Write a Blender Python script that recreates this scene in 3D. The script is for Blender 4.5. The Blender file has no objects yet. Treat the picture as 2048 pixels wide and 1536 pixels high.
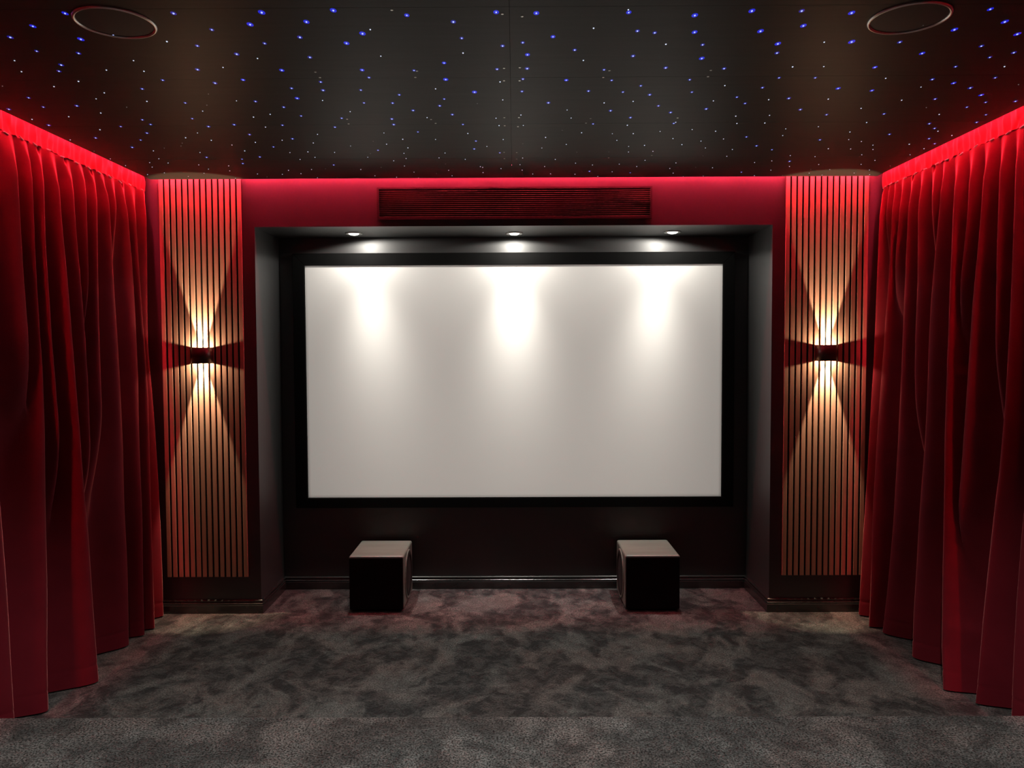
import bpy, bmesh, math, random
import numpy as np
from mathutils import Vector, Matrix

random.seed(7)
rng = np.random.default_rng(11)
PI = math.pi
sc = bpy.context.scene
COL = sc.collection

# ------------------------------------------------------------------ camera
F_PX, PITCH, YAW, ROLL = 1579.9, -0.04405, -0.00377, -0.00412
cam = bpy.data.cameras.new('camera')
cam.sensor_fit = 'HORIZONTAL'
cam.sensor_width = 36.0
cam.lens = 36.0 * F_PX / 2048.0
cam.clip_start = 0.05
cam.clip_end = 60
cam_ob = bpy.data.objects.new('camera', cam)
COL.objects.link(cam_ob)
fw = Vector((math.sin(YAW) * math.cos(PITCH), math.cos(YAW) * math.cos(PITCH), math.sin(PITCH)))
rt0 = Vector((math.cos(YAW), -math.sin(YAW), 0))
up0 = rt0.cross(fw)
c_, s_ = math.cos(ROLL), math.sin(ROLL)
rt = c_ * rt0 + s_ * up0
up = -s_ * rt0 + c_ * up0
cam_ob.matrix_world = Matrix(((rt.x, up.x, -fw.x, 0.0063), (rt.y, up.y, -fw.y, 0.0),
                              (rt.z, up.z, -fw.z, 1.5907), (0, 0, 0, 1)))
sc.camera = cam_ob

# ------------------------------------------------------------------ world, exposure, light levels
w = bpy.data.worlds.new('world')
sc.world = w
w.use_nodes = True
w.node_tree.nodes['Background'].inputs[0].default_value = (0, 0, 0, 1)
w.node_tree.nodes['Background'].inputs[1].default_value = 0.0
sc.view_settings.view_transform = 'Standard'
sc.view_settings.look = 'None'
sc.view_settings.exposure = 0.0
sc.view_settings.gamma = 1.0
sc.view_settings.use_curve_mapping = False
sc.cycles.use_denoising = True
sc.cycles.use_light_tree = True
sc.cycles.max_bounces = 8
sc.cycles.sample_clamp_indirect = 4.0
sc.cycles.caustics_reflective = False
sc.cycles.caustics_refractive = False

P_DOWN = 98.0          # recessed downlights over the screen
DOWN_SIGMA = 11.5      # degrees, width of their beam
DOWN_COL = (1.0, 0.95, 0.86)
P_CORE = 70.0          # sconce: focused beam
P_WIDE = 3.6           # sconce: open spill
SCONCE_COL = (1.0, 0.80, 0.50)
LED_STRENGTH = 430.0   # red cove strip round the star ceiling
LED_COL = (1.0, 0.032, 0.075)
P_FILL_DOWN = 125.0         # added fill downlights over the riser, out of view
P_SCREEN_FILL = 545.0         # added fill on the rear ceiling, lifts the whole screen evenly
SCREEN_FILL_COL = (1.0, 0.94, 0.87)

# ------------------------------------------------------------------ dimensions (metres)
ZC = 2.587             # underside of the star ceiling
ZTOP = 2.72            # structural ceiling
Y1, Y2 = 4.718, 5.198  # front wall face, back of the screen recess
WR, ZS = 1.5355, 2.321 # recess half width, soffit height
XC, YC = 2.115, 4.645  # edges of the star ceiling
XW = 2.27              # side walls behind the curtains
YB = -1.6              # rear wall
RISER_Y, RISER_Z = 3.003, 0.17


# ------------------------------------------------------------------ materials
def nt(m):
    m.use_nodes = True
    return m.node_tree


def mat(name, col, rough=0.5, spec=0.5, metal=0.0, sheen=0.0, sheen_rough=0.3, sheen_tint=(1, 1, 1),
        noise=0.0, nscale=20.0, stretch=(1, 1, 1), bump=0.0, bscale=200.0, bdist=0.001, coat=0.0):
    m = bpy.data.materials.new(name)
    t = nt(m)
    b = t.nodes['Principled BSDF']
    b.inputs['Base Color'].default_value = (*col, 1)
    b.inputs['Roughness'].default_value = rough
    b.inputs['Specular IOR Level'].default_value = spec
    b.inputs['Metallic'].default_value = metal
    b.inputs['Coat Weight'].default_value = coat
    b.inputs['Coat Roughness'].default_value = 0.5
    if sheen:
        b.inputs['Sheen Weight'].default_value = sheen
        b.inputs['Sheen Roughness'].default_value = sheen_rough
        b.inputs['Sheen Tint'].default_value = (*sheen_tint, 1)
    tc = t.nodes.new('ShaderNodeTexCoord')
    if noise:
        mp = t.nodes.new('ShaderNodeMapping')
        mp.inputs['Scale'].default_value = stretch
        t.links.new(tc.outputs['Object'], mp.inputs['Vector'])
        n = t.nodes.new('ShaderNodeTexNoise')
        n.inputs['Scale'].default_value = nscale
        n.inputs['Detail'].default_value = 5
        t.links.new(mp.outputs[0], n.inputs['Vector'])
        r = t.nodes.new('ShaderNodeMapRange')
        r.inputs['From Min'].default_value = 0.25
        r.inputs['From Max'].default_value = 0.75
        r.inputs['To Min'].default_value = 1 - noise
        r.inputs['To Max'].default_value = 1 + noise
        t.links.new(n.outputs['Fac'], r.inputs['Value'])
        mx = t.nodes.new('ShaderNodeVectorMath')
        mx.operation = 'SCALE'
        mx.inputs[0].default_value = col
        t.links.new(r.outputs[0], mx.inputs['Scale'])
        t.links.new(mx.outputs[0], b.inputs['Base Color'])
    if bump:
        n2 = t.nodes.new('ShaderNodeTexNoise')
        n2.inputs['Scale'].default_value = bscale
        n2.inputs['Detail'].default_value = 3
        mp2 = t.nodes.new('ShaderNodeMapping')
        mp2.inputs['Scale'].default_value = stretch
        t.links.new(tc.outputs['Object'], mp2.inputs['Vector'])
        t.links.new(mp2.outputs[0], n2.inputs['Vector'])
        bp = t.nodes.new('ShaderNodeBump')
        bp.inputs['Strength'].default_value = bump
        bp.inputs['Distance'].default_value = bdist
        t.links.new(n2.outputs['Fac'], bp.inputs['Height'])
        t.links.new(bp.outputs[0], b.inputs['Normal'])
    return m


def emit(name, col, s):
    m = bpy.data.materials.new(name)
    t = nt(m)
    b = t.nodes['Principled BSDF']
    b.inputs['Base Color'].default_value = (0.02, 0.02, 0.02, 1)
    b.inputs['Emission Color'].default_value = (*col, 1)
    b.inputs['Emission Strength'].default_value = s
    return m


def carpet_mat(name, pale, dark, grain, gscale):
    m = bpy.data.materials.new(name)
    t = nt(m)
    L = t.links
    b = t.nodes['Principled BSDF']
    b.inputs['Roughness'].default_value = 0.95
    b.inputs['Specular IOR Level'].default_value = 0.1
    b.inputs['Sheen Weight'].default_value = 0.15
    b.inputs['Sheen Roughness'].default_value = 0.5
    tc = t.nodes.new('ShaderNodeTexCoord')

    def noise(scale, detail=4, dist=0.0, vec=None, rough=0.55):
        n = t.nodes.new('ShaderNodeTexNoise')
        n.inputs['Scale'].default_value = scale
        n.inputs['Detail'].default_value = detail
        n.inputs['Roughness'].default_value = rough
        n.inputs['Distortion'].default_value = dist
        L.new(vec or tc.outputs['Object'], n.inputs['Vector'])
        return n

    def ramp(src, lo, hi, a=0.0, bb=1.0):
        r = t.nodes.new('ShaderNodeMapRange')
        r.interpolation_type = 'SMOOTHSTEP'
        r.inputs['From Min'].default_value = lo
        r.inputs['From Max'].default_value = hi
        r.inputs['To Min'].default_value = a
        r.inputs['To Max'].default_value = bb
        L.new(src, r.inputs['Value'])
        return r.outputs[0]

    mp = t.nodes.new('ShaderNodeMapping')
    mp.inputs['Scale'].default_value = (1.15, 0.85, 1.0)
    mp.inputs['Rotation'].default_value = (0, 0, 0.35)
    L.new(tc.outputs['Object'], mp.inputs['Vector'])
    big = ramp(noise(3.4, 7, 0.55, mp.outputs[0], 0.62).outputs['Fac'], 0.465, 0.575)  # pale blotches: sheen of the crushed pile, put into the colour
    mid = ramp(noise(13, 5, 0.5, mp.outputs[0], 0.6).outputs['Fac'], 0.38, 0.64)
    mxf = t.nodes.new('ShaderNodeMath')
    mxf.operation = 'MULTIPLY_ADD'
    L.new(big, mxf.inputs[0])
    mxf.inputs[1].default_value = 0.62
    sm = t.nodes.new('ShaderNodeMath')
    sm.operation = 'MULTIPLY'
    L.new(mid, sm.inputs[0])
    sm.inputs[1].default_value = 0.38
    L.new(sm.outputs[0], mxf.inputs[2])
    mix = t.nodes.new('ShaderNodeMix')
    mix.data_type = 'RGBA'
    L.new(mxf.outputs[0], mix.inputs[0])
    mix.inputs[6].default_value = (*dark, 1)
    mix.inputs[7].default_value = (*pale, 1)
    # warm / cool drift of the pile
    hue = ramp(noise(2.1, 3, 0.6).outputs['Fac'], 0.4, 0.62)
    mixh = t.nodes.new('ShaderNodeMix')
    mixh.data_type = 'RGBA'
    mixh.blend_type = 'MULTIPLY'
    mixh.inputs[0].default_value = 1.0
    tint = t.nodes.new('ShaderNodeMix')
    tint.data_type = 'RGBA'
    tint.inputs[6].default_value = (0.95, 1.0, 1.02, 1)
    tint.inputs[7].default_value = (1.06, 0.97, 0.96, 1)
    L.new(hue, tint.inputs[0])
    L.new(mix.outputs[2], mixh.inputs[6])
    L.new(tint.outputs[2], mixh.inputs[7])
    g = noise(gscale, 2, 0.0, None, 0.7)
    gr = ramp(g.outputs['Fac'], 0.36, 0.64, 1 - grain, 1 + grain)
    sc_ = t.nodes.new('ShaderNodeVectorMath')
    sc_.operation = 'SCALE'
    L.new(mixh.outputs[2], sc_.inputs[0])
    L.new(gr, sc_.inputs['Scale'])
    L.new(sc_.outputs[0], b.inputs['Base Color'])
    bp = t.nodes.new('ShaderNodeBump')
    bp.inputs['Strength'].default_value = 0.9
    bp.inputs['Distance'].default_value = 0.004
    L.new(g.outputs['Fac'], bp.inputs['Height'])
    bp2 = t.nodes.new('ShaderNodeBump')
    bp2.inputs['Strength'].default_value = 0.5
    bp2.inputs['Distance'].default_value = 0.02
    L.new(mid, bp2.inputs['Height'])
    L.new(bp2.outputs[0], bp.inputs['Normal'])
    L.new(bp.outputs[0], b.inputs['Normal'])
    return m


M_WALL = mat('black_wall_paint', (0.021, 0.021, 0.022), 0.52, 1.0, coat=0.5, noise=0.06, nscale=6, bump=0.12, bscale=160, bdist=0.0005)
M_BASE = mat('black_gloss_paint', (0.030, 0.030, 0.030), 0.24, 1.0, noise=0.05, nscale=15)
M_CEIL = mat('black_ceiling_fabric', (0.034, 0.035, 0.030), 0.48, 0.10, noise=0.12, nscale=5, stretch=(0.6, 8, 1))
M_DARK = mat('dark_cavity', (0.006, 0.006, 0.006), 0.9, 0.1)
M_VELVET = mat('red_velvet', (0.195, 0.014, 0.026), 0.85, 0.12, sheen=1.0, sheen_rough=0.27, sheen_tint=(1.0, 0.36, 0.36),
               noise=0.10, nscale=7, bump=0.25, bscale=500, bdist=0.0006)
M_TAPE = mat('red_heading_tape', (0.34, 0.025, 0.035), 0.8, 0.2, sheen=0.3, sheen_rough=0.4, sheen_tint=(1.0, 0.3, 0.28), noise=0.08, nscale=9)
M_THREAD = mat('pale_stitch_thread', (0.92, 0.72, 0.68), 0.4, 0.5)
M_SLAT = mat('oak_slat', (0.60, 0.32, 0.235), 0.55, 0.3, noise=0.10, nscale=14, stretch=(14, 14, 0.6))
M_FELT = mat('black_felt', (0.008, 0.008, 0.008), 0.95, 0.05, noise=0.2, nscale=60)
M_SCREEN = mat('matte_white_screen', (0.80, 0.79, 0.77), 0.6, 0.25, noise=0.01, nscale=3)
M_FRAME = mat('black_frame_velvet', (0.006, 0.006, 0.006), 0.9, 0.1, noise=0.1, nscale=30)
M_BRONZE = mat('dark_bronze_metal', (0.045, 0.030, 0.026), 0.38, 0.5, metal=0.35, noise=0.06, nscale=25)
M_VENT = mat('grille_frame_paint', (0.035, 0.030, 0.030), 0.35, 0.5, noise=0.05, nscale=20)
M_VSLAT = mat('grille_slat_metal', (0.22, 0.16, 0.13), 0.38, 0.5, metal=0.5, noise=0.35, nscale=2.2, stretch=(1, 1, 9))
M_SUBTOP = mat('black_ash_veneer', (0.165, 0.205, 0.178), 0.42, 0.5, noise=0.22, nscale=9, stretch=(0.5, 7, 7), bump=0.15, bscale=40, bdist=0.0004)
M_CLOTH = mat('black_speaker_cloth', (0.008, 0.008, 0.009), 0.95, 0.1, bump=0.3, bscale=900, bdist=0.0005)
M_CONE = mat('speaker_cone', (0.035, 0.035, 0.034), 0.5, 0.5, noise=0.06, nscale=20)
M_RUBBER = mat('black_rubber', (0.012, 0.012, 0.012), 0.6, 0.4, noise=0.05, nscale=30)
M_CHROME = mat('satin_nickel', (0.55, 0.55, 0.53), 0.28, 0.5, metal=0.9, noise=0.04, nscale=30)
M_RIM = mat('pale_speaker_rim', (0.90, 0.86, 0.83), 0.30, 0.6, metal=0.75, noise=0.04, nscale=30)
M_GRILLE = mat('black_speaker_mesh', (0.020, 0.019, 0.019), 0.6, 0.4, bump=0.4, bscale=700, bdist=0.0005)
M_LED = emit('red_led', LED_COL, LED_STRENGTH)
M_LAMP = emit('warm_white_lamp', (1.0, 0.95, 0.84), 12.0)
M_SLAMP = emit('warm_sconce_lamp', (1.0, 0.80, 0.48), 6.0)
M_STARW = emit('star_white', (0.72, 0.78, 1.0), 1.1)
M_STARD = emit('star_dim', (0.60, 0.58, 0.56), 0.35)
M_STARB = emit('star_blue_core', (0.42, 0.50, 1.0), 1.35)
M_HALO = emit('star_blue_bloom', (0.004, 0.012, 0.60), 1.0)  # bloom around the blue stars, put in as an emissive ring
M_HALOD = emit('star_dark_blue_bloom', (0.008, 0.012, 0.45), 0.6)
M_PIN = mat('panel_screw_metal', (0.75, 0.74, 0.68), 0.3, 0.5, metal=0.6)
M_CARPET = carpet_mat('mottled_carpet', (0.140, 0.136, 0.131), (0.020, 0.020, 0.022), 0.60, 125)
M_CARPET2 = carpet_mat('mottled_carpet_near', (0.135, 0.133, 0.132), (0.042, 0.042, 0.043), 0.95, 135)


# ------------------------------------------------------------------ mesh helpers
def link(o, parent=None):
    COL.objects.link(o)
    if parent is not None:
        o.parent = parent
    return o


def from_bm(name, bm, m, parent=None, smooth=False):
    me = bpy.data.meshes.new(name)
    bm.normal_update()
    bm.to_mesh(me)
    bm.free()
    for mm in (m if isinstance(m, (list, tuple)) else [m]):
        me.materials.append(mm)
    if smooth:
        me.shade_smooth()
    return link(bpy.data.objects.new(name, me), parent)


def from_np(name, verts, faces, m, parent=None, smooth=False, mats=None):
    me = bpy.data.meshes.new(name)
    me.from_pydata([tuple(v) for v in verts], [], [tuple(f) for f in faces])
    for mm in (m if isinstance(m, (list, tuple)) else [m]):
        me.materials.append(mm)
    if mats is not None:
        me.polygons.foreach_set('material_index', np.array(mats, np.int32))
    if smooth:
        me.shade_smooth()
    me.update()
    return link(bpy.data.objects.new(name, me), parent)


def bx(bm, x0, x1, y0, y1, z0, z1, bevel=0.0, seg=2):
    r = bmesh.ops.create_cube(bm, size=1.0)
    for v in r['verts']:
        v.co = Vector(((x0 + x1) / 2 + v.co.x * (x1 - x0), (y0 + y1) / 2 + v.co.y * (y1 - y0), (z0 + z1) / 2 + v.co.z * (z1 - z0)))
    if bevel:
        ed = list({e for v in r['verts'] for e in v.link_edges})
        bmesh.ops.bevel(bm, geom=ed, offset=bevel, segments=seg, profile=0.5, affect='EDGES')


def box(name, x0, x1, y0, y1, z0, z1, m, parent=None, bevel=0.0, seg=2):
    bm = bmesh.new()
    bx(bm, x0, x1, y0, y1, z0, z1, bevel, seg)
    return from_bm(name, bm, m, parent)


def lathe(prof, n=32, axis='z', org=(0, 0, 0), sgn=1):
    """rings of a profile [(r, h)] about an axis through org; returns verts, faces"""
    V, Fc = [], []
    for r, h in prof:
        for k in range(n):
            a = 2 * PI * k / n
            p = (r * math.cos(a), r * math.sin(a), h * sgn)
            if axis == 'x':
                p = (h * sgn, p[0], p[1])
            V.append((org[0] + p[0], org[1] + p[1], org[2] + p[2]))
    for i in range(len(prof) - 1):
        for k in range(n):
            a, b = i * n + k, i * n + (k + 1) % n
            Fc.append((a, b, b + n, a + n) if sgn > 0 else (a, a + n, b + n, b))
    return V, Fc


def struct(o):
    o['kind'] = 'structure'
    return o


def thing(name, label, cat, loc=(0, 0, 0), group=None):
    o = bpy.data.objects.new(name, None)
    o.empty_display_size = 0.1
    o.location = loc
    link(o)
    o['label'] = label
    o['category'] = cat
    if group:
        o['group'] = group
    return o


def put(o, parent):
    """parent a mesh built in room coordinates to an Empty that stands elsewhere"""
    o.parent = parent
    o.matrix_parent_inverse = Matrix.Translation(-Vector(parent.location))
    return o


# ------------------------------------------------------------------ setting: floor, walls, soffit
struct(box('floor', -XW - 0.1, XW + 0.1, YB - 0.1, Y2 + 0.1, -0.08, 0.0, M_CARPET))
bm = bmesh.new()
bx(bm, -2.06, 2.06, YB, RISER_Y, 0.0, RISER_Z, 0.012, 3)
o = struct(from_bm('floor_riser', bm, M_CARPET2))
o['label'] = 'grey mottled carpeted riser step in the foreground'

struct(box('wall_left', -XW - 0.1, -XW, YB - 0.1, Y2 + 0.1, 0, ZTOP, M_WALL))
struct(box('wall_right', XW, XW + 0.1, YB - 0.1, Y2 + 0.1, 0, ZTOP, M_WALL))
struct(box('wall_rear', -XW, XW, YB - 0.1, YB, 0, ZTOP, M_WALL))
struct(box('wall_back', -WR, WR, Y2, Y2 + 0.1, 0, ZS, M_WALL))
bm = bmesh.new()
for x0, x1, z0 in ((-XW, -WR, 0.0), (WR, XW, 0.0), (-WR, WR, ZS)):
    bx(bm, x0, x1, Y1, Y2 + 0.1, z0, ZTOP)
struct(from_bm('wall_front', bm, M_WALL))

# moulded skirting, mitred round the recess
BP = [(0.0, 0.0), (0.0155, 0.0), (0.0155, 0.046), (0.0145, 0.049), (0.0115, 0.0505), (0.0125, 0.053), (0.0135, 0.0565), (0.0125, 0.060),
      (0.0095, 0.0625), (0.0085, 0.066), (0.0078, 0.0695), (0.0082, 0.0715), (0.0105, 0.0725), (0.0122, 0.0745), (0.0112, 0.0775),
      (0.0085, 0.0805), (0.0055, 0.0825), (0.0, 0.083)]
PATH = [(-XW, Y1), (-WR, Y1), (-WR, Y2), (WR, Y2), (WR, Y1), (XW, Y1)]
NAMES = ['baseboard_front_left', 'baseboard_recess_left', 'baseboard_back', 'baseboard_recess_right', 'baseboard_front_right']
# direction into the room at each path vertex (sum of the two face normals = mitre)
SEGN = [(0, -1), (1, 0), (0, -1), (-1, 0), (0, -1)]
for i, nm in enumerate(NAMES):
    V, Fc = [], []
    for j in (i, i + 1):
        n = [Vector(SEGN[k]) for k in (j - 1, j) if 0 <= k < 5]
        d = n[0] if len(n) == 1 else Vector((n[0].x + n[1].x, n[0].y + n[1].y))
        for t_, z in BP:
            V.append((PATH[j][0] + d.x * t_, PATH[j][1] + d.y * t_, z + 0.001))
    k = len(BP)
    for q in range(k - 1):
        Fc.append((q, k + q, k + q + 1, q + 1))
    Fc.append(tuple(range(k)))
    Fc.append(tuple(range(2 * k - 1, k - 1, -1)))
    struct(from_np(nm, V, Fc, M_BASE))

# ------------------------------------------------------------------ star ceiling
ceiling = struct(box('ceiling', -XW - 0.1, XW + 0.1, YB - 0.1, Y2 + 0.1, ZTOP, ZTOP + 0.08, M_DARK))
ceiling['label'] = 'black star ceiling of fabric panels with blue and white light points'
bm = bmesh.new()
for y in (4.2, 3.0, 1.8, 0.6, -0.6):
    bx(bm, -2.0, 2.0, y - 0.02, y + 0.02, ZC + 0.03, ZTOP)
from_bm('batten', bm, M_DARK, ceiling)
rows = [YC, 4.169, 3.545, 2.947, 2.347, 1.747, 1.147, 0.547, -0.053, -0.653, -1.25]
g = 0.0002
for i in range(len(rows) - 1):
    for sx in (-1, 1):
        x0, x1 = (-XC, -0.006 - g) if sx < 0 else (-0.006 + g, XC)
        dz = random.uniform(0, 0.0004)
        box('panel', x0, x1, rows[i + 1] + g, rows[i] - g, ZC + dz, ZC + 0.03, M_CEIL, ceiling, 0.0005, 1)

# red LED strip lying along the panel edges, in the gap to walls and curtains
V, Fc = [], []


def tube_seg(p, q, r=0.0035, n=6):
    p, q = Vector(p), Vector(q)
    d = (q - p).normalized()
    a = d.cross(Vector((0, 0, 1))).normalized()
    b = d.cross(a)
    base = len(V)
    for pt in (p, q):
        for k in range(n):
            t_ = 2 * PI * k / n
            V.append(tuple(pt + a * r * math.cos(t_) + b * r * math.sin(t_)))
    for k in range(n):
        Fc.append((base + k, base + (k + 1) % n, base + n + (k + 1) % n, base + n + k))


ZL = ZC + 0.075
for k in range(42):
    x0 = -XC + 2 * XC * k / 42
    tube_seg((x0, YC + 0.005, ZL), (x0 + 2 * XC / 42, YC + 0.005, ZL))
for k in range(58):
    y0 = -1.15 + (YC + 1.15) * k / 58
    for sx in (-1, 1):
        tube_seg((sx * (XC + 0.005), y0, ZL), (sx * (XC + 0.005), y0 + (YC + 1.15) / 58, ZL))
from_np('led_strip', V, Fc, M_LED, ceiling)

# ------------------------------------------------------------------ front furniture: slat panels
NS, PITCH_S, WS = 14, 0.0356, 0.0240
slat_me = None
for side, sx in (('left', -1), ('right', 1)):
    xc = sx * 1.8515
    t = thing('slat_panel', f'vertical oak slat panel on black backing, {side} of the screen recess', 'wall panel',
              (xc, Y1, 0.225), 'oak slat panels beside the screen')
    hw = (13 * PITCH_S + WS) / 2
    box('backing', -hw, hw, -0.006, -0.0005, 0.0, 2.39, M_FELT, t)
    for k in range(NS):
        x = -hw + WS / 2 + k * PITCH_S
        if slat_me is None:
            ob = box('slat', -WS / 2, WS / 2, -0.015, -0.006, 0.0, 2.39, M_SLAT, t, 0.0009, 1)
            slat_me = ob.data
        else:
            ob = link(bpy.data.objects.new('slat', slat_me), t)
        ob.location = (x, random.uniform(-0.0004, 0.0004), 0)


# ------------------------------------------------------------------ sconces
def spot(name, loc, rot, power, size_deg, blend, col, radius, parent, gauss=None):
    l = bpy.data.lights.new(name, 'SPOT')
    l.energy = power
    l.spot_size = math.radians(size_deg)
    l.spot_blend = blend
    l.color = col
    l.shadow_soft_size = radius
    if gauss:      # photometric profile of a reflector lamp: intensity falls off with the angle to its axis
        l.use_nodes = True
        t_ = l.node_tree
        em = t_.nodes['Emission']
        geo = t_.nodes.new('ShaderNodeNewGeometry')
        vt = t_.nodes.new('ShaderNodeVectorTransform')
        vt.vector_type = 'VECTOR'
        vt.convert_from = 'WORLD'
        vt.convert_to = 'OBJECT'
        t_.links.new(geo.outputs['Incoming'], vt.inputs[0])
        nv = t_.nodes.new('ShaderNodeVectorMath')
        nv.operation = 'NORMALIZE'
        t_.links.new(vt.outputs[0], nv.inputs[0])
        sp = t_.nodes.new('ShaderNodeSeparateXYZ')
        t_.links.new(nv.outputs[0], sp.inputs[0])

        def mth(op, a, b=None):
            n_ = t_.nodes.new('ShaderNodeMath')
            n_.operation = op
            for i_, v_ in enumerate((a, b)):
                if v_ is None:
                    continue
                if isinstance(v_, (int, float)):
                    n_.inputs[i_].default_value = v_
                else:
                    t_.links.new(v_, n_.inputs[i_])
            return n_.outputs[0]
        ang = mth('ARCCOSINE', mth('MINIMUM', mth('ABSOLUTE', sp.outputs['Z']), 1.0))
        q = mth('DIVIDE', ang, math.radians(gauss[0]))
        core = mth('EXPONENT', mth('MULTIPLY', mth('MULTIPLY', q, q), -0.5))
        tot = mth('ADD', core, gauss[1])
        t_.links.new(tot, em.inputs['Strength'])
    ob = bpy.data.objects.new(name, l)
    ob.location = loc
    ob.rotation_euler = rot
    link(ob, parent)
    return ob


SR, SD, SH = 0.0615, 0.070, 0.0475     # half width, projection, half height of the shield
for side, sx in (('left', -1), ('right', 1)):
    t = thing('wall_sconce', f'dark bronze up and down wall light on the {side} oak slat panel', 'wall light',
              (sx * 1.8515, Y1 - 0.015, 1.561), 'bronze wall lights on the slat panels')
    # curved shield: a bowed band open at top and bottom
    V, Fc = [], []
    n = 28
    for rr in (1.0, 0.93):
        for k in range(n + 1):
            a = PI * k / n
            ca, sa = math.cos(a), math.sin(a)
            ex = 0.72
            x = SR * rr * math.copysign(abs(ca) ** ex, ca)
            y = -SD * (rr if rr == 1 else rr) * abs(sa) ** ex
            for z in (-SH, SH):
                V.append((x, y, z))
    m_ = 2 * (n + 1)
    for k in range(n):
        a = 2 * k
        Fc.append((a, a + 1, a + 3, a + 2))
        b = m_ + 2 * k
        Fc.append((b, b + 2, b + 3, b + 1))
        Fc.append((a, a + 2, b + 2, b))
        Fc.append((a + 1, b + 1, b + 3, a + 3))
    from_np('shield', V, Fc, M_BRONZE, t, True)
    box('back_plate', -0.022, 0.022, -0.008, 0.0, -0.036, 0.036, M_BRONZE, t, 0.002)
    box('arm', -0.006, 0.006, -SD * 0.95, -0.008, -0.005, 0.005, M_BRONZE, t)
    for sz in (-1, 1):
        V, Fc = lathe([(0.0001, 0.010), (0.009, 0.010), (0.0135, 0.013), (0.014, 0.008), (0.014, 0.0)], 16, 'z', (0, -0.030, 0), sz)
        from_np('lamp_holder', V, Fc, M_BRONZE, t, True)
        V, Fc = lathe([(0.0001, 0.0125), (0.0088, 0.0105)], 16, 'z', (0, -0.030, 0), sz)
        from_np('lamp', V, Fc, M_SLAMP, t)
        rot = (0.10, 0, 0) if sz < 0 else (PI - 0.10, 0, 0)
        spot('sconce_beam', (0, -0.026, sz * 0.014), rot, P_CORE, 38, 0.30, SCONCE_COL, 0.005, t)
        spot('sconce_spill', (0, -0.030, sz * (SH - 0.013)), rot, P_WIDE, 176, 0.05, SCONCE_COL, 0.004, t)

# ------------------------------------------------------------------ projection screen
SX, SZ0, SZ1, YS = 1.3597, 0.6172, 2.1396, 5.170
FW, FB = 0.078, 0.066
t = thing('projection_screen', 'large white fixed projection screen with wide black velvet frame', 'screen', (0, YS, SZ0))
put(box('screen_surface', -SX - 0.01, SX + 0.01, YS, YS + 0.008, SZ0 - 0.01, SZ1 + 0.01, M_SCREEN), t)
f0, f1 = YS - 0.015, Y2
ox, oz0, oz1 = SX + FW, SZ0 - FB, SZ1 + FW


def rail(quad):
    V = [(x, y, z) for y in (f0, f1) for x, z in quad]
    Fc = [(0, 1, 2, 3), (7, 6, 5, 4), (0, 4, 5, 1), (1, 5, 6, 2), (2, 6, 7, 3), (3, 7, 4, 0)]
    bm = bmesh.new()
    vs = [bm.verts.new(v) for v in V]
    for f in Fc:
        bm.faces.new([vs[i] for i in f])
    bmesh.ops.recalc_face_normals(bm, faces=bm.faces)
    bmesh.ops.bevel(bm, geom=[e for e in bm.edges], offset=0.002, segments=1, affect='EDGES')
    put(from_bm('frame_rail', bm, M_FRAME), t)


rail([(-ox, oz1), (ox, oz1), (SX, SZ1), (-SX, SZ1)])
rail([(-ox, oz0), (-SX, SZ0), (SX, SZ0), (ox, oz0)])
rail([(-ox, oz0), (-ox, oz1), (-SX, SZ1), (-SX, SZ0)])
rail([(ox, oz0), (SX, SZ0), (SX, SZ1), (ox, oz1)])

# ------------------------------------------------------------------ recessed downlights in the soffit
for nm, x, y, tilt in (('left', -1.000, 4.985, 0.10), ('middle', 0.006, 5.010, 0.0), ('right', 0.996, 4.985, -0.10)):
    t = thing('recessed_downlight', f'{nm} of the three small round recessed downlights above the screen', 'downlight',
              (x, y, ZS), 'recessed downlights in the screen soffit')
    V, Fc = lathe([(0.0545, -0.0005), (0.0545, -0.004), (0.050, -0.007), (0.040, -0.006), (0.035, 0.0), (0.033, 0.004)], 36)
    Fc = [f[::-1] for f in Fc]
    from_np('trim_ring', V, Fc, M_CHROME, t, True)
    V, Fc = lathe([(0.0335, -0.0004), (0.030, -0.006), (0.020, -0.011), (0.0001, -0.013)], 28)
    from_np('lamp', V, [f[::-1] for f in Fc], M_LAMP, t, True)
    spot('downlight_beam', (0.03 * (1 if tilt > 0 else -1 if tilt < 0 else 0), 0, -0.020), (0.07, -tilt, 0), P_DOWN * (1.12 if nm == 'middle' else 0.9), 172, 0.1, DOWN_COL, 0.022, t, (DOWN_SIGMA, 0.095))

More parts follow.
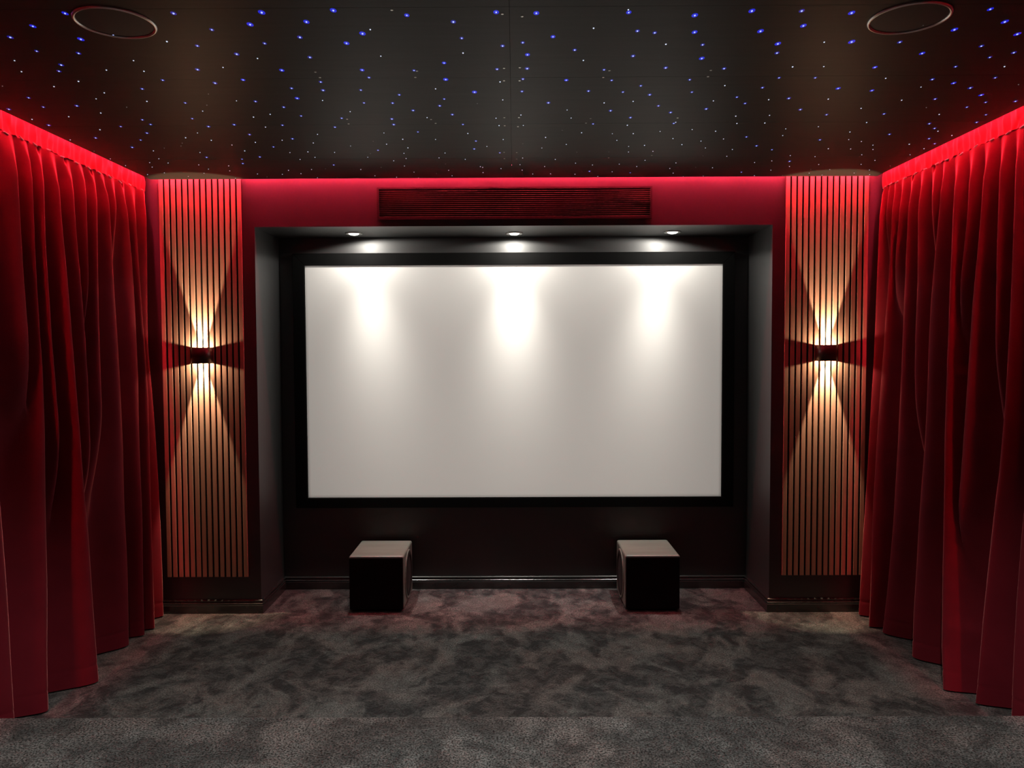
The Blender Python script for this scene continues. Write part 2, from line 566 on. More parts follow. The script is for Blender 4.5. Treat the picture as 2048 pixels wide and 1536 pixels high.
# ------------------------------------------------------------------ air grille on the bulkhead
VX0, VX1, VZ0, VZ1 = -0.795, 0.811, 2.372, 2.538
t = thing('air_grille', 'long black linear air grille with copper slats on the red-lit bulkhead', 'air vent', (0.008, Y1, VZ0))
put(box('backing', VX0 + 0.004, VX1 - 0.004, Y1 - 0.003, Y1 - 0.0005, VZ0 + 0.004, VZ1 - 0.004, M_DARK), t)
bm = bmesh.new()
e = 0.010
for x0, x1, z0, z1 in ((VX0 - e, VX1 + e, VZ1, VZ1 + e), (VX0 - e, VX1 + e, VZ0 - e, VZ0), (VX0 - e, VX0, VZ0, VZ1), (VX1, VX1 + e, VZ0, VZ1)):
    bx(bm, x0, x1, Y1 - 0.009, Y1, z0, z1)
put(from_bm('frame', bm, M_VENT), t)
sl = None
for k in range(14):
    z = VZ1 - 0.010 - k * (VZ1 - VZ0 - 0.016) / 13
    if sl is None:
        bm = bmesh.new()
        bx(bm, VX0, VX1, -0.010, -0.003, -0.0013, 0.0013, 0.0009, 2)
        sl = from_bm('slat', bm, M_VSLAT)
        ob = sl
    else:
        ob = link(bpy.data.objects.new('slat', sl.data))
    ob.parent = t
    ob.location = (-0.008, 0, z - VZ0)
    ob.rotation_euler = (0.3, 0, 0)

# ------------------------------------------------------------------ subwoofers
for side, sx in (('left', -1), ('right', 1)):
    xc = -0.8385 if sx < 0 else 0.8345
    yf = 4.722
    t = thing('subwoofer', f'black cube subwoofer on the carpet, {side} of the two under the screen', 'speaker',
              (xc, yf, 0), 'subwoofers under the screen')
    hw, dp, z0, z1 = 0.1665, 0.405, 0.014, 0.342
    bm = bmesh.new()
    bx(bm, -hw, hw, 0.006, dp, z0, z1, 0.013, 4)
    from_bm('cabinet', bm, M_SUBTOP, t)
    bm = bmesh.new()
    bx(bm, -hw + 0.004, hw - 0.004, -0.008, 0.012, z0 + 0.003, z1 - 0.006, 0.007, 3)
    from_bm('front_grille', bm, M_CLOTH, t)
    inner = -sx           # side that faces the middle of the room
    org = (inner * hw, 0.205, 0.178)
    V, Fc = lathe([(0.152, -0.001), (0.152, 0.004), (0.148, 0.006), (0.140, 0.006), (0.137, 0.003)], 40, 'x', org, inner)
    from_np('driver_ring', V, Fc, M_SUBTOP, t, True)
    V, Fc = lathe([(0.138, 0.002), (0.130, 0.008), (0.120, 0.009), (0.113, 0.004), (0.110, 0.001)], 40, 'x', org, inner)
    from_np('surround', V, Fc, M_RUBBER, t, True)
    V, Fc = lathe([(0.111, 0.0015), (0.06, 0.0025), (0.03, 0.006), (0.0001, 0.0085)], 40, 'x', org, inner)
    from_np('cone', V, Fc, M_CONE, t, True)
    for fx in (-1, 1):
        for fy in (0.05, dp - 0.045):
            V, Fc = lathe([(0.0001, 0.0), (0.018, 0.0), (0.020, 0.003), (0.020, 0.0155)], 16, 'z', (fx * 0.125, fy, 0.0))
            from_np('foot', V, [f[::-1] for f in Fc], M_RUBBER, t, True)

# ------------------------------------------------------------------ in-ceiling speakers
for side, x, y in (('left', -1.203, 2.440), ('right', 1.203, 2.440)):
    t = thing('ceiling_speaker', f'round flush black speaker with pale rim, ceiling {side}', 'speaker', (x, y, ZC),
              'round ceiling speakers')
    V, Fc = lathe([(0.1175, 0.001), (0.1175, -0.002), (0.1168, -0.0040), (0.1150, -0.0056), (0.1125, -0.0064), (0.1100, -0.0056), (0.1082, -0.0040), (0.1075, -0.0020), (0.1075, -0.0008)], 72)
    from_np('rim', V, [f[::-1] for f in Fc], M_RIM, t, True)
    V, Fc = lathe([(0.1085, -0.0012), (0.09, -0.0022), (0.05, -0.0034), (0.0001, -0.0038)], 60)
    from_np('grille', V, [f[::-1] for f in Fc], M_GRILLE, t, True)
# ------------------------------------------------------------------ curtains
# crest lines of the folds: (|x| at the hem, [(height, distance along the wall), ...], height below which the fold has died out)
LEFT = [
    (2.090, [(2.521, 3.146), (2.192, 3.165), (1.696, 3.171), (1.19, 3.187), (0.755, 3.203), (0.479, 3.217), (0.0, 3.224)]),
    (2.060, [(2.52, 3.403), (2.39, 3.425), (2.026, 3.434), (1.618, 3.435), (1.376, 3.454), (1.199, 3.465)]),
    (2.062, [(2.517, 3.506), (2.437, 3.535), (2.038, 3.528), (1.647, 3.523), (1.506, 3.527), (1.238, 3.512), (0.928, 3.485), (0.489, 3.448), (0.0, 3.408)]),
    (2.040, [(2.498, 3.604), (2.435, 3.619), (2.049, 3.598), (1.648, 3.598), (1.458, 3.607), (1.136, 3.609), (0.781, 3.64)]),
    (2.000, [(2.52, 3.709), (2.346, 3.739), (2.066, 3.739), (1.65, 3.732), (1.453, 3.737), (1.167, 3.742), (0.833, 3.731), (0.448, 3.725), (0.0, 3.713)]),
    (2.030, [(2.517, 3.82), (2.419, 3.86), (2.081, 3.857), (1.652, 3.878), (1.448, 3.874), (1.106, 3.843), (0.649, 3.793)]),
    (2.050, [(2.523, 3.947), (2.444, 3.981), (2.094, 3.959), (1.652, 3.927), (1.496, 3.909)]),
    (2.060, [(2.522, 4.054), (2.44, 4.08), (2.105, 4.053), (1.85, 4.035), (1.468, 4.013), (1.087, 3.996), (0.831, 3.992)]),
    (2.081, [(2.52, 4.156), (2.413, 4.203), (2.125, 4.212), (1.728, 4.211), (1.461, 4.218), (1.058, 4.222), (0.517, 4.209), (0.141, 4.189), (0.0, 4.182)]),
    (2.080, [(2.517, 4.264), (2.401, 4.28), (1.997, 4.247)]),
    (2.065, [(2.529, 4.374), (2.345, 4.402), (2.099, 4.417), (1.82, 4.421), (1.454, 4.417), (1.033, 4.397), (0.477, 4.356), (0.0, 4.337)]),
    (2.059, [(2.522, 4.481), (2.384, 4.490), (1.992, 4.497), (1.652, 4.518), (1.308, 4.521), (0.737, 4.478), (0.309, 4.458), (0.0, 4.442)]),
    (2.103, [(2.527, 4.63), (2.412, 4.63), (2.001, 4.609), (1.595, 4.593), (1.419, 4.606), (1.122, 4.635), (0.789, 4.655), (0.395, 4.660), (0.0, 4.655)]),
]
RIGHT = [
    (2.046, [(2.513, 4.640), (2.462, 4.640), (1.964, 4.632), (1.758, 4.628), (1.486, 4.625), (0.972, 4.628), (0.431, 4.635), (0.0, 4.640)]),
    (2.060, [(2.51, 4.565), (2.32, 4.56), (1.976, 4.535)]),
    (2.014, [(2.515, 4.492), (2.279, 4.479), (1.915, 4.47), (1.747, 4.485), (1.435, 4.49), (1.066, 4.485), (0.723, 4.48), (0.157, 4.443), (0.0, 4.435)]),
    (2.050, [(2.517, 4.4), (2.322, 4.403), (2.131, 4.417), (1.912, 4.44), (1.69, 4.452)]),
    (2.049, [(2.521, 4.29), (2.305, 4.307), (2.064, 4.303), (1.794, 4.296), (1.442, 4.281), (1.035, 4.276), (0.623, 4.283), (0.255, 4.312), (0.0, 4.339)]),
    (2.060, [(2.518, 4.186), (2.288, 4.201), (1.945, 4.173), (1.656, 4.161), (1.447, 4.146), (1.187, 4.111), (0.856, 4.059)]),
    (2.070, [(2.513, 4.072), (2.29, 4.063), (1.933, 4.042)]),
    (2.039, [(2.516, 3.978), (2.252, 3.987), (2.03, 4.001), (1.83, 4.007), (1.452, 3.995), (1.071, 3.996), (0.661, 4.0), (0.223, 3.996), (0.0, 3.988)]),
    (1.987, [(2.51, 3.853), (2.227, 3.839), (2.01, 3.821), (1.77, 3.808), (1.459, 3.789), (0.985, 3.737), (0.636, 3.695), (0.178, 3.641), (0.0, 3.599)]),
    (2.030, [(2.513, 3.728), (2.231, 3.726), (2.001, 3.746), (1.721, 3.773), (1.47, 3.793)]),
    (2.030, [(2.516, 3.608), (2.346, 3.617), (2.078, 3.626), (1.807, 3.639), (1.486, 3.64), (1.116, 3.647), (0.739, 3.663), (0.41, 3.655)]),
    (2.060, [(2.518, 3.491), (2.365, 3.5), (2.06, 3.491), (1.797, 3.479), (1.448, 3.456), (1.141, 3.447)]),
    (2.052, [(2.515, 3.395), (2.319, 3.391), (1.96, 3.382), (1.685, 3.374), (1.472, 3.372), (1.044, 3.371), (0.755, 3.4), (0.37, 3.434), (0.0, 3.46)]),
    (2.130, [(2.521, 3.189), (2.179, 3.204), (1.579, 3.222), (1.166, 3.255), (0.825, 3.289), (0.52, 3.313), (0.0, 3.329)]),
]
ZB, ZTOPC, XTOP = 2.522, 2.705, 2.138


def vnoise(y, z, seed):
    r = np.random.default_rng(seed)
    out = np.zeros(np.broadcast(y, z).shape)
    for k in range(10):
        fy, fz = r.uniform(6, 45), r.uniform(0.8, 7)
        out = out + np.sin(y * fy + z * fz * r.choice((-1, 1)) + r.uniform(0, 6.28)) / (1 + fy * 0.06)
    return out


def curtain(sx, crests, label, seed):
    crests = [(xb, list(p)) for xb, p in crests]
    r = np.random.default_rng(seed)
    ys = 2.98
    while ys > -1.3:                         # the run beside and behind the camera
        yy = ys + r.uniform(-0.02, 0.02)
        a = r.uniform(-0.03, 0.03)
        crests.append((2.055 + r.uniform(-0.02, 0.03), [(2.52, yy), (1.3, yy + a), (0.0, yy + 2 * a)]))
        ys -= r.uniform(0.13, 0.2)
    Y = np.concatenate([np.arange(-1.45, 2.9, 0.012), np.arange(2.9, 4.6921, 0.0035)])
    zt = np.concatenate([np.linspace(0, 0.10, 14), np.linspace(0.115, 2.36, 105), np.linspace(2.37, 2.50, 18),
                         np.linspace(2.506, 2.540, 12), np.linspace(2.552, ZTOPC, 12)])
    n = len(crests)
    yk = np.zeros((len(zt), n)); sk = np.zeros((len(zt), n)); xk = np.zeros((len(zt), n))
    for k, (xb, pts) in enumerate(crests):
        p = sorted(pts)
        zz = np.array([q[0] for q in p]); yy = np.array([q[1] for q in p])
        yk[:, k] = np.interp(zt, zz, yy)
        zend = zz[0]
        sk[:, k] = 1.0 if zend <= 0.02 else np.clip((zt - zend + 0.30) / 0.80, 0, 1)
        if zend > 0.02:
            s = sk[:, k]; sk[:, k] = s * s * (3 - 2 * s)
        xk[:, k] = xb + (XTOP - xb) * np.clip(zt / 2.5, 0, 1)
    X = np.zeros((len(zt), len(Y)))
    YY = np.tile(Y, (len(zt), 1))
    for i, z in enumerate(zt):
        order = np.argsort(yk[i])
        y, s, xx = yk[i][order], sk[i][order], xk[i][order]
        gl = np.zeros(n); gr_ = np.zeros(n)
        gr_[n - 1] = 0.10
        for k in range(n - 2, -1, -1):       # effective gap to the next living fold
            d = y[k + 1] - y[k]
            gr_[k] = s[k + 1] * d + (1 - s[k + 1]) * (d + gr_[k + 1])
        gl[0] = 0.12
        for k in range(1, n):
            d = y[k] - y[k - 1]
            gl[k] = s[k - 1] * d + (1 - s[k - 1]) * (d + gl[k - 1])
        valley = 2.162 + 0.052 * min(1, max(0, (2.5 - z) / 0.9))
        acc = np.zeros(len(Y))
        for k in range(n):
            if s[k] < 0.01:
                continue
            dy = Y - y[k]
            wl = np.clip(0.60 * gl[k], 0.035, 0.20); wr_ = np.clip(0.56 * gr_[k], 0.035, 0.16)
            t_ = np.where(dy < 0, dy / wl, dy / wr_)
            b = np.where(np.abs(t_) < 1, 0.5 + 0.5 * np.cos(PI * np.clip(t_, -1, 1)), 0)
            b = b ** 1.08
            acc = acc + (s[k] * (valley - xx[k]) * b) ** 4
        acc = acc ** 0.25
        if z < ZB:                            # gathered in under the tape
            kk = min(1.0, (ZB - z) / 0.16)
            acc = acc * (0.22 + 0.78 * kk ** 0.6)
        X[i] = valley - acc
        if z >= ZB:
            zz_ = (z - ZB) * 14
            pk = 0.0045 * np.sin(Y * 58 + 2.2 * np.sin(Y * 9) + zz_) + 0.0035 * np.sin(Y * 127 + 1.3 + 3 * np.sin(Y * 5.1) - 1.7 * zz_)
            pk = pk + 0.004 * np.maximum(0, np.sin(Y * 31 + 2 * np.sin(Y * 13) + 2.5 * zz_)) ** 6
            edge = min(1.0, (z - ZB) / 0.02)
            X[i] = XTOP + 0.020 + 0.002 * edge + pk * (0.4 + 0.6 * edge) + 0.006 * np.clip((z - 2.58) / 0.1, 0, 1)
    # puckered pockets where the gathers pull
    for xb, pts in crests:
        zz1, yy1 = max(pts)
        if r.random() < 0.45:
            X += 0.020 * np.exp(-((YY - yy1 - 0.022) / 0.010) ** 2 - ((zt[:, None] - ZB + 0.018) / 0.012) ** 2)
    amp = 0.0012 * np.clip((ZB - zt) / 0.3, 0.25, 1)[:, None]
    X += amp * vnoise(Y[None, :], zt[:, None], seed + 3)
    YY += 0.0016 * vnoise(Y[None, :] * 0.5, zt[:, None] * 1.5, seed + 5) * np.clip((ZB - zt) / 0.4, 0, 1)[:, None]
    # stitched hem line
    X += (0.0022 * np.exp(-((zt - 0.082) / 0.006) ** 2))[:, None]
    # right-hand end turns back to the wall
    endt = np.clip((Y - 4.668) / 0.022, 0, 1)
    X = X * (1 - endt) + np.maximum(X, 2.20) * endt
    X = np.clip(X, 1.9, XW - 0.012)
    z0 = np.where(Y < RISER_Y + 0.03, RISER_Z + 0.008, 0.008)
    Z = z0[None, :] + zt[:, None] * ((ZTOPC - z0) / ZTOPC)[None, :]
    nz, ny = X.shape
    co = np.stack([sx * X, YY, Z], -1).reshape(-1, 3)
    idx = np.arange(nz * ny).reshape(nz, ny)
    q = np.stack([idx[:-1, :-1], idx[:-1, 1:], idx[1:, 1:], idx[1:, :-1]], -1)
    if sx > 0:
        q = q[..., ::-1]

    def part(name, r0, r1, m):
        used = co.reshape(nz, ny, 3)[r0:r1 + 1].reshape(-1, 3)
        f = (q[r0:r1] - r0 * ny).reshape(-1, 4)
        me = bpy.data.meshes.new(name)
        me.vertices.add(len(used)); me.vertices.foreach_set('co', used.ravel())
        me.loops.add(f.size); me.loops.foreach_set('vertex_index', f.ravel().astype(np.int32))
        me.polygons.add(len(f))
        me.polygons.foreach_set('loop_start', np.arange(0, f.size, 4, dtype=np.int32))
        me.materials.append(m)
        me.update(calc_edges=True)
        me.shade_smooth()
        return me
    t = thing('curtain', label, 'curtain', (sx * 2.15, 4.0, 0), 'red velvet side curtains')
    iz = int(np.searchsorted(zt, ZB + 0.001))
    for nm, r0, r1, m in (('drape', 0, iz, M_VELVET), ('heading_tape', iz, nz - 1, M_TAPE)):
        put(link(bpy.data.objects.new(nm, part(nm, r0, r1, m))), t)
    # pale gathering stitches, one at the head of each fold
    bm = bmesh.new()
    bx(bm, -0.0026, 0.0026, -0.016, 0.016, -0.0021, 0.0021, 0.001, 1)
    st = from_bm('stitch', bm, M_THREAD)
    first = True
    for xb, pts in crests:
        z, y = max(pts)
        if y < 3.0:
            continue
        ob = st if first else link(bpy.data.objects.new('stitch', st.data))
        first = False
        i = int(np.searchsorted(zt, ZB)); j = int(np.searchsorted(Y, y))
        ob.location = (sx * (min(X[i - 1, j], X[i, j], X[i + 1, j]) - 0.003), y - 0.006, z0[j] * 0 + ZB + r.uniform(-0.004, 0.003))
        ob.rotation_euler = (r.uniform(-0.35, 0.1), 0, 0)
        put(ob, t)
    return t


curtain(-1, LEFT, 'red velvet curtain hanging in folds along the left side wall', 21)
curtain(1, RIGHT, 'red velvet curtain hanging in folds along the right side wall', 34)

# ------------------------------------------------------------------ light points and screws of the star ceiling (x, y on the ceiling, metres)
STARS = {
  'b': '''
    -1.469,2.465 -1.318,2.374 -1.378,2.568 -1.256,2.533 -0.8,2.461 -0.992,2.956 -0.737,2.375 -0.523,2.364 -0.623,2.444 -0.82,2.858 -0.47,2.535 -0.537,2.613 
    -0.312,2.401 -0.045,2.383 -0.534,2.86 -0.236,2.795 -0.245,2.963 -0.146,3.108 -0.852,3.172 0.074,2.391 0.348,2.39 0.549,2.413 0.711,2.384 0.577,2.539 
    0.783,2.534 0.132,2.569 0.053,2.722 0.653,2.765 0.201,2.978 1.013,2.402 1.413,2.382 1.512,2.473 0.903,2.494 1.39,2.531 1.611,2.569 0.872,2.638 1.108,2.625 
    1.391,2.73 1.291,2.861 1.253,3.088 1.666,3.034 1.395,3.115 1.854,3.177 ''',
  'm': '''
    -1.592,2.549 -0.999,2.378 -0.932,2.499 -1.029,2.628 -0.926,2.702 -1.116,2.846 -1.288,2.954 -1.108,2.989 -1.317,3.223 -1.377,3.439 -1.354,3.56 -1.23,3.533 
    -1.216,3.694 -1.029,3.209 -1.413,4.163 -1.442,4.26 -1.581,4.12 -1.865,3.912 -1.761,3.78 -1.675,3.66 -1.595,3.523 -1.598,3.452 -1.742,3.553 -1.409,3.05 
    -1.451,2.687 -1.771,3.253 -1.952,3.738 -2.047,3.526 -1.916,3.267 -1.903,3.148 -2.074,3.293 -1.579,2.666 -1.571,2.794 -1.614,2.855 -0.675,2.562 -0.803,2.611 
    -0.688,2.735 -0.177,2.45 -0.16,2.577 -0.03,2.643 -0.524,2.938 -0.35,2.867 -0.053,2.859 -0.271,3.191 -0.297,3.278 -0.255,3.4 -0.414,3.339 -0.484,3.239 
    -0.442,3.136 -0.599,3.235 -0.581,3.077 -0.712,2.983 -0.726,3.077 -0.84,3.052 -0.938,3.285 -0.9,3.408 -0.735,3.444 -0.521,3.459 -0.526,3.544 -0.434,3.665 
    -0.22,3.548 -0.176,3.828 -0.192,3.977 -0.066,4.057 -0.674,3.994 -0.966,4.302 -0.795,3.58 -1.039,3.771 -1.02,3.545 -1.174,3.918 -1.305,4.117 0.395,2.527 
    0.452,2.542 0.036,2.616 0.627,2.643 0.21,2.682 0.054,2.854 0.413,2.739 0.329,2.871 0.546,2.854 0.756,2.865 0.04,2.963 0.038,3.103 0.37,2.983 0.488,3.045 
    0.659,2.98 0.295,3.103 0.43,3.117 0.54,3.151 0.699,3.122 0.958,3.074 0.146,3.246 0.6,3.294 0.892,3.187 0.948,3.268 0.411,3.357 0.668,3.386 0.807,3.339 
    0.509,3.457 0.357,3.55 0.714,3.549 1.103,3.779 1.201,3.944 0.429,4.485 0.664,4.528 1.293,4.526 0.859,2.386 1.267,2.63 1.555,2.668 0.896,2.719 1.7,2.728 
    1.644,2.77 1.576,2.859 0.985,2.965 1.119,2.967 1.563,2.991 1.788,2.977 1.761,3.09 1.104,3.205 1.697,3.224 1.927,3.27 2.041,3.259 1.204,3.355 1.887,3.334 
    1.343,3.43 1.585,3.423 2.031,3.443 2.057,3.556 1.857,3.574 1.92,3.649 1.761,3.746 1.472,3.838 1.988,3.827 2.065,3.921 1.302,4.022 1.477,4.271 ''',
  's': '''
    -1.112,2.59 -1.018,2.826 -1.3,2.756 -1.313,2.86 -1.102,3.199 -1.29,3.332 -1.107,3.42 -1.444,3.662 -1.532,3.742 -1.43,3.79 -1.363,3.877 -1.234,3.831 
    -1.34,3.991 -1.536,4.31 -1.573,4.429 -1.609,4.621 -1.575,4.019 -1.687,4.283 -1.674,4.384 -1.738,4.484 -1.86,4.565 -1.832,4.238 -1.955,4.47 -1.839,4.144 
    -1.793,3.982 -1.925,4.227 -1.959,4.33 -2.069,4.512 -1.461,3.2 -1.576,3.093 -1.44,2.846 -1.603,2.961 -1.727,3.018 -1.646,3.165 -1.725,3.351 -1.888,3.401 
    -1.86,3.601 -2.09,4.141 -2.085,4.292 -2.089,3.769 -2.066,3.436 -1.749,2.857 -1.706,2.75 -0.869,2.742 -0.44,2.504 -0.164,2.703 -0.445,2.727 -0.293,3.067 
    -0.045,2.992 -0.038,3.205 -0.367,3.441 -0.758,3.2 -1.024,3.382 -0.679,3.35 -0.207,3.694 -0.071,3.455 -0.06,3.568 -0.045,3.802 -0.127,3.93 -0.25,4.191 
    -0.344,4.054 -0.384,4.155 -0.358,4.443 -0.35,4.58 -0.366,3.795 -0.521,3.788 -0.518,3.948 -0.553,4.057 -0.557,4.165 -0.589,4.333 -0.629,4.213 -0.556,4.482 
    -0.549,4.631 -0.673,4.609 -0.612,3.877 -0.592,3.678 -0.751,4.134 -0.793,3.907 -0.899,4.03 -0.841,4.411 -0.791,4.57 -0.902,3.696 -0.96,3.847 -1.024,4.131 
    -1.031,4.017 -1.095,3.795 -1.104,3.573 -1.125,4.03 -1.113,4.175 -1.245,4.424 -1.112,4.405 -1.198,4.506 -1.308,4.523 -1.445,4.51 -1.132,4.615 -0.178,4.357 
    -0.166,4.375 -0.169,4.503 -0.066,4.407 0.344,2.371 0.255,2.503 0.505,2.636 0.247,2.777 0.807,3.047 0.372,3.25 0.487,3.233 0.81,3.232 0.228,3.343 0.253,3.458 
    0.036,3.41 0.959,3.443 0.512,3.573 0.719,3.53 0.995,3.554 1.117,3.549 0.048,3.568 0.318,3.691 0.462,3.711 0.559,3.711 0.677,3.677 0.818,3.649 0.932,3.678 
    0.155,3.768 0.498,3.828 0.761,3.801 0.905,3.849 1.004,3.813 0.261,3.899 0.646,3.923 0.827,3.913 0.144,3.964 0.571,3.943 0.586,4.052 0.708,4.042 0.958,3.98 
    1.101,4.013 0.051,4.167 0.223,4.203 0.699,4.23 1.11,4.151 0.336,4.287 0.038,4.315 0.173,4.361 0.431,4.332 0.574,4.315 0.677,4.372 0.875,4.292 1.297,4.293 
    1.101,4.411 0.868,4.424 0.051,4.446 0.558,4.498 0.91,4.54 0.112,4.545 0.213,4.541 0.353,4.556 0.49,4.618 0.986,4.63 1.1,4.622 1.394,4.616 1.272,2.492 
    1.019,2.626 0.995,2.851 1.105,2.85 1.75,2.86 1.383,2.976 1.565,3.077 1.266,3.217 1.569,3.236 1.029,3.221 1.452,3.342 1.101,3.434 1.826,3.434 1.567,3.549 
    1.378,3.612 1.961,3.697 1.242,3.644 1.558,3.702 1.267,3.758 2.066,3.771 1.609,3.836 1.685,3.871 1.944,3.928 1.772,3.941 1.811,4.027 1.694,4.015 1.579,4.007 
    2.062,4.017 1.437,4.145 1.518,4.39 1.802,4.134 2.053,4.139 1.574,4.169 1.926,4.258 1.378,4.258 1.661,4.346 1.892,4.348 1.771,4.471 1.444,4.477 1.688,4.557 
    1.945,4.56 1.999,4.486 2.053,4.604 1.782,4.611 ''',
  't': '''
    -1.181,3.113 -1.241,3.252 -1.588,3.837 -1.617,3.891 -1.715,3.929 -1.578,3.273 -2.089,3.981 -1.916,3.009 -0.142,3.251 -0.362,4.292 -0.434,4.523 -0.667,3.821 
    -0.724,4.059 -0.721,4.363 -1.032,4.392 -1.416,4.588 -1.015,4.617 0.226,3.648 0.049,3.879 0.486,4.048 0.324,4.05 0.984,4.141 1.006,4.4 1.923,3.054 1.72,3.336 
    1.662,4.463 1.554,4.613 2.07,4.39 ''',
}
PINS = '''
    -0.351,2.364 -0.027,2.396 -0.705,2.877 -0.703,2.935 -0.34,2.873 -0.354,2.938 -0.028,2.849 -0.03,2.98 -0.715,3.459 -0.723,3.529 -0.353,3.469 -0.339,3.528 
    -0.035,3.447 -0.035,3.571 -0.044,4.047 -0.044,4.179 0.032,2.414 0.028,2.844 0.028,2.981 0.349,2.879 0.335,2.949 0.713,2.882 0.719,2.948 0.028,3.448 
    0.024,3.586 0.338,3.468 0.324,3.536 0.714,3.466 0.717,4.127 0.5,4.174 0.02,4.054 0.02,4.188 '''


def pairs(s):
    return [tuple(float(v) for v in p.split(',')) for p in s.split()]


def star_mesh(name, rc, rh, mats):
    """fibre tip: a small domed core, with a flat glowing ring round it, painted bloom, when rh > 0"""
    V, Fc, mi = [], [], []
    n = 10
    rings = [(rc, -0.0003), (rc * 0.72, -rc * 0.75)]
    for r_, h in rings:
        for k in range(n):
            a = 2 * PI * k / n
            V.append((r_ * math.cos(a), r_ * math.sin(a), h))
    V.append((0, 0, -rc * 1.05))
    for k in range(n):
        b = (k + 1) % n
        Fc.append((k, n + k, n + b, b)); mi.append(0)
        Fc.append((n + k, 2 * n, n + b)); mi.append(0)
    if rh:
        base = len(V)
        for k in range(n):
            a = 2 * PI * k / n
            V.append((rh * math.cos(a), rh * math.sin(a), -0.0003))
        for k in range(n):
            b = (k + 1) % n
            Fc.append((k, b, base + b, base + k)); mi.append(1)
    me = bpy.data.meshes.new(name)
    me.from_pydata(V, [], Fc)
    for m in mats:
        me.materials.append(m)
    me.polygons.foreach_set('material_index', mi)
    me.update()
    return me


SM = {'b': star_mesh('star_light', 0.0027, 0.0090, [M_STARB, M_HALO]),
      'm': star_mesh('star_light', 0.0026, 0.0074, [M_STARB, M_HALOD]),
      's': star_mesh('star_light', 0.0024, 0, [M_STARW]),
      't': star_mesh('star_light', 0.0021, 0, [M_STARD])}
pts = [(k, x, y) for k in 'bmst' for x, y in pairs(STARS[k])]
size = {'b': 3.0, 'm': 2.2, 's': 1.2, 't': 0.6}
pts.sort(key=lambda p: -size[p[0]] / p[2])
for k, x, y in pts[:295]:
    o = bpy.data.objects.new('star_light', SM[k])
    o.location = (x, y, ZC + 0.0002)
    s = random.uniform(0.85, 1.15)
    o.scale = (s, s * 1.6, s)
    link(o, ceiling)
bm = bmesh.new()
allm = [M_STARB, M_HALO, M_HALOD, M_STARW, M_STARD]
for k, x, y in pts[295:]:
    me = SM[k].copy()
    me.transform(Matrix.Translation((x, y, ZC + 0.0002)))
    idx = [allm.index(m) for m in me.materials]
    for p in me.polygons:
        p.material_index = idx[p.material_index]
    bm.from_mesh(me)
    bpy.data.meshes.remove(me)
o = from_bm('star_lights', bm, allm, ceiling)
o['kind'] = 'stuff'
bm = bmesh.new()
r_ = bmesh.ops.create_circle(bm, cap_ends=True, segments=10, radius=0.0042)
bmesh.ops.translate(bm, verts=bm.verts, vec=(0, 0, -0.0012))
ex = bmesh.ops.extrude_face_region(bm, geom=list(bm.faces))
bmesh.ops.translate(bm, verts=[v for v in ex['geom'] if isinstance(v, bmesh.types.BMVert)], vec=(0, 0, 0.002))
bmesh.ops.recalc_face_normals(bm, faces=bm.faces)
pin = None
for x, y in pairs(PINS):
    if pin is None:
        pin = from_bm('screw', bm, M_PIN, ceiling)
        o = pin
    else:
        o = link(bpy.data.objects.new('screw', pin.data), ceiling)
    o.location = (x, y, ZC + 0.0002)

# ------------------------------------------------------------------ added fill light for the screen, unseen, under the rear ceiling
t = thing('fill_projector', 'added dark ceiling unit behind the camera, fill light for the white screen', 'fill_projector', (0.0, -1.2, 2.42))
box('body', -0.20, 0.20, -0.18, 0.16, -0.07, 0.07, M_RUBBER, t, 0.015, 3)
V, Fc = lathe([(0.0001, 0.0), (0.034, 0.0), (0.040, 0.004), (0.045, 0.004), (0.045, -0.03)], 28)
ob = from_np('lens', [(v[0], 0.165 + v[2], v[1]) for v in V], [f[::-1] for f in Fc], M_RUBBER, t, True)
box('bracket', -0.02, 0.02, -0.03, 0.01, 0.07, 0.168, M_RUBBER, t)
pl = spot('screen_fill_beam', (0, 0.175, 0), (PI / 2, 0, 0), P_SCREEN_FILL, 60, 0.0, SCREEN_FILL_COL, 0.02, t)
pl.data.use_nodes = True
tr = pl.data.node_tree
geo = tr.nodes.new('ShaderNodeNewGeometry')
vt = tr.nodes.new('ShaderNodeVectorTransform')
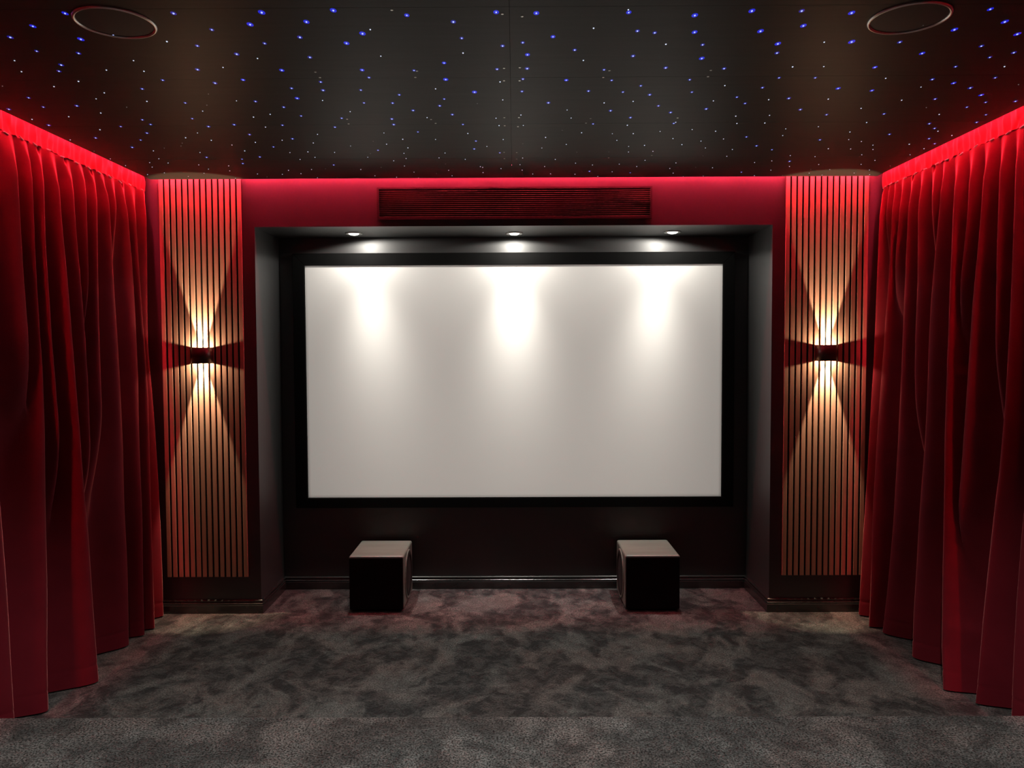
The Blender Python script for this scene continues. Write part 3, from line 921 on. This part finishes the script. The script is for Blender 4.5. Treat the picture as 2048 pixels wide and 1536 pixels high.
vt.vector_type, vt.convert_from, vt.convert_to = 'VECTOR', 'WORLD', 'WORLD'
tr.links.new(geo.outputs['Incoming'], vt.inputs[0])
sp = tr.nodes.new('ShaderNodeSeparateXYZ')
tr.links.new(vt.outputs[0], sp.inputs[0])
prev = None
DP = YS - (-1.2 + 0.175)
for ax, lo, hi in (('X', -SX / DP, SX / DP), ('Z', (SZ0 - 2.42) / DP, (SZ1 - 2.42) / DP)):   # fill beam cut to the screen rectangle
    q = tr.nodes.new('ShaderNodeMath'); q.operation = 'DIVIDE'
    tr.links.new(sp.outputs[ax], q.inputs[0]); tr.links.new(sp.outputs['Y'], q.inputs[1])
    cm = tr.nodes.new('ShaderNodeMath'); cm.operation = 'COMPARE'
    tr.links.new(q.outputs[0], cm.inputs[0])
    cm.inputs[1].default_value = (lo + hi) / 2
    cm.inputs[2].default_value = (hi - lo) / 2
    if prev is None:
        prev = cm
    else:
        ml = tr.nodes.new('ShaderNodeMath'); ml.operation = 'MULTIPLY'
        tr.links.new(prev.outputs[0], ml.inputs[0]); tr.links.new(cm.outputs[0], ml.inputs[1])
        tr.links.new(ml.outputs[0], tr.nodes['Emission'].inputs['Strength'])

# ------------------------------------------------------------------ unseen downlights added to brighten the riser carpet and near curtains
for sx in (-1, 1):
    t = thing('recessed_downlight', f'added unseen fill downlight in the ceiling over the riser, {"left" if sx < 0 else "right"}',
              'downlight', (sx * 1.05, 1.85, ZC), 'added fill downlights over the riser')
    V, Fc = lathe([(0.0545, 0.0005), (0.0545, -0.004), (0.050, -0.007), (0.040, -0.006), (0.035, 0.0), (0.033, 0.004)], 24)
    from_np('trim_ring', V, [f[::-1] for f in Fc], M_CHROME, t, True)
    V, Fc = lathe([(0.0335, -0.0004), (0.030, -0.004), (0.0001, -0.006)], 20)
    from_np('lamp', V, [f[::-1] for f in Fc], M_LAMP, t, True)
    spot('downlight_beam', (0, 0, -0.02), (0, 0, 0), P_FILL_DOWN, 106, 0.7, DOWN_COL, 0.03, t)
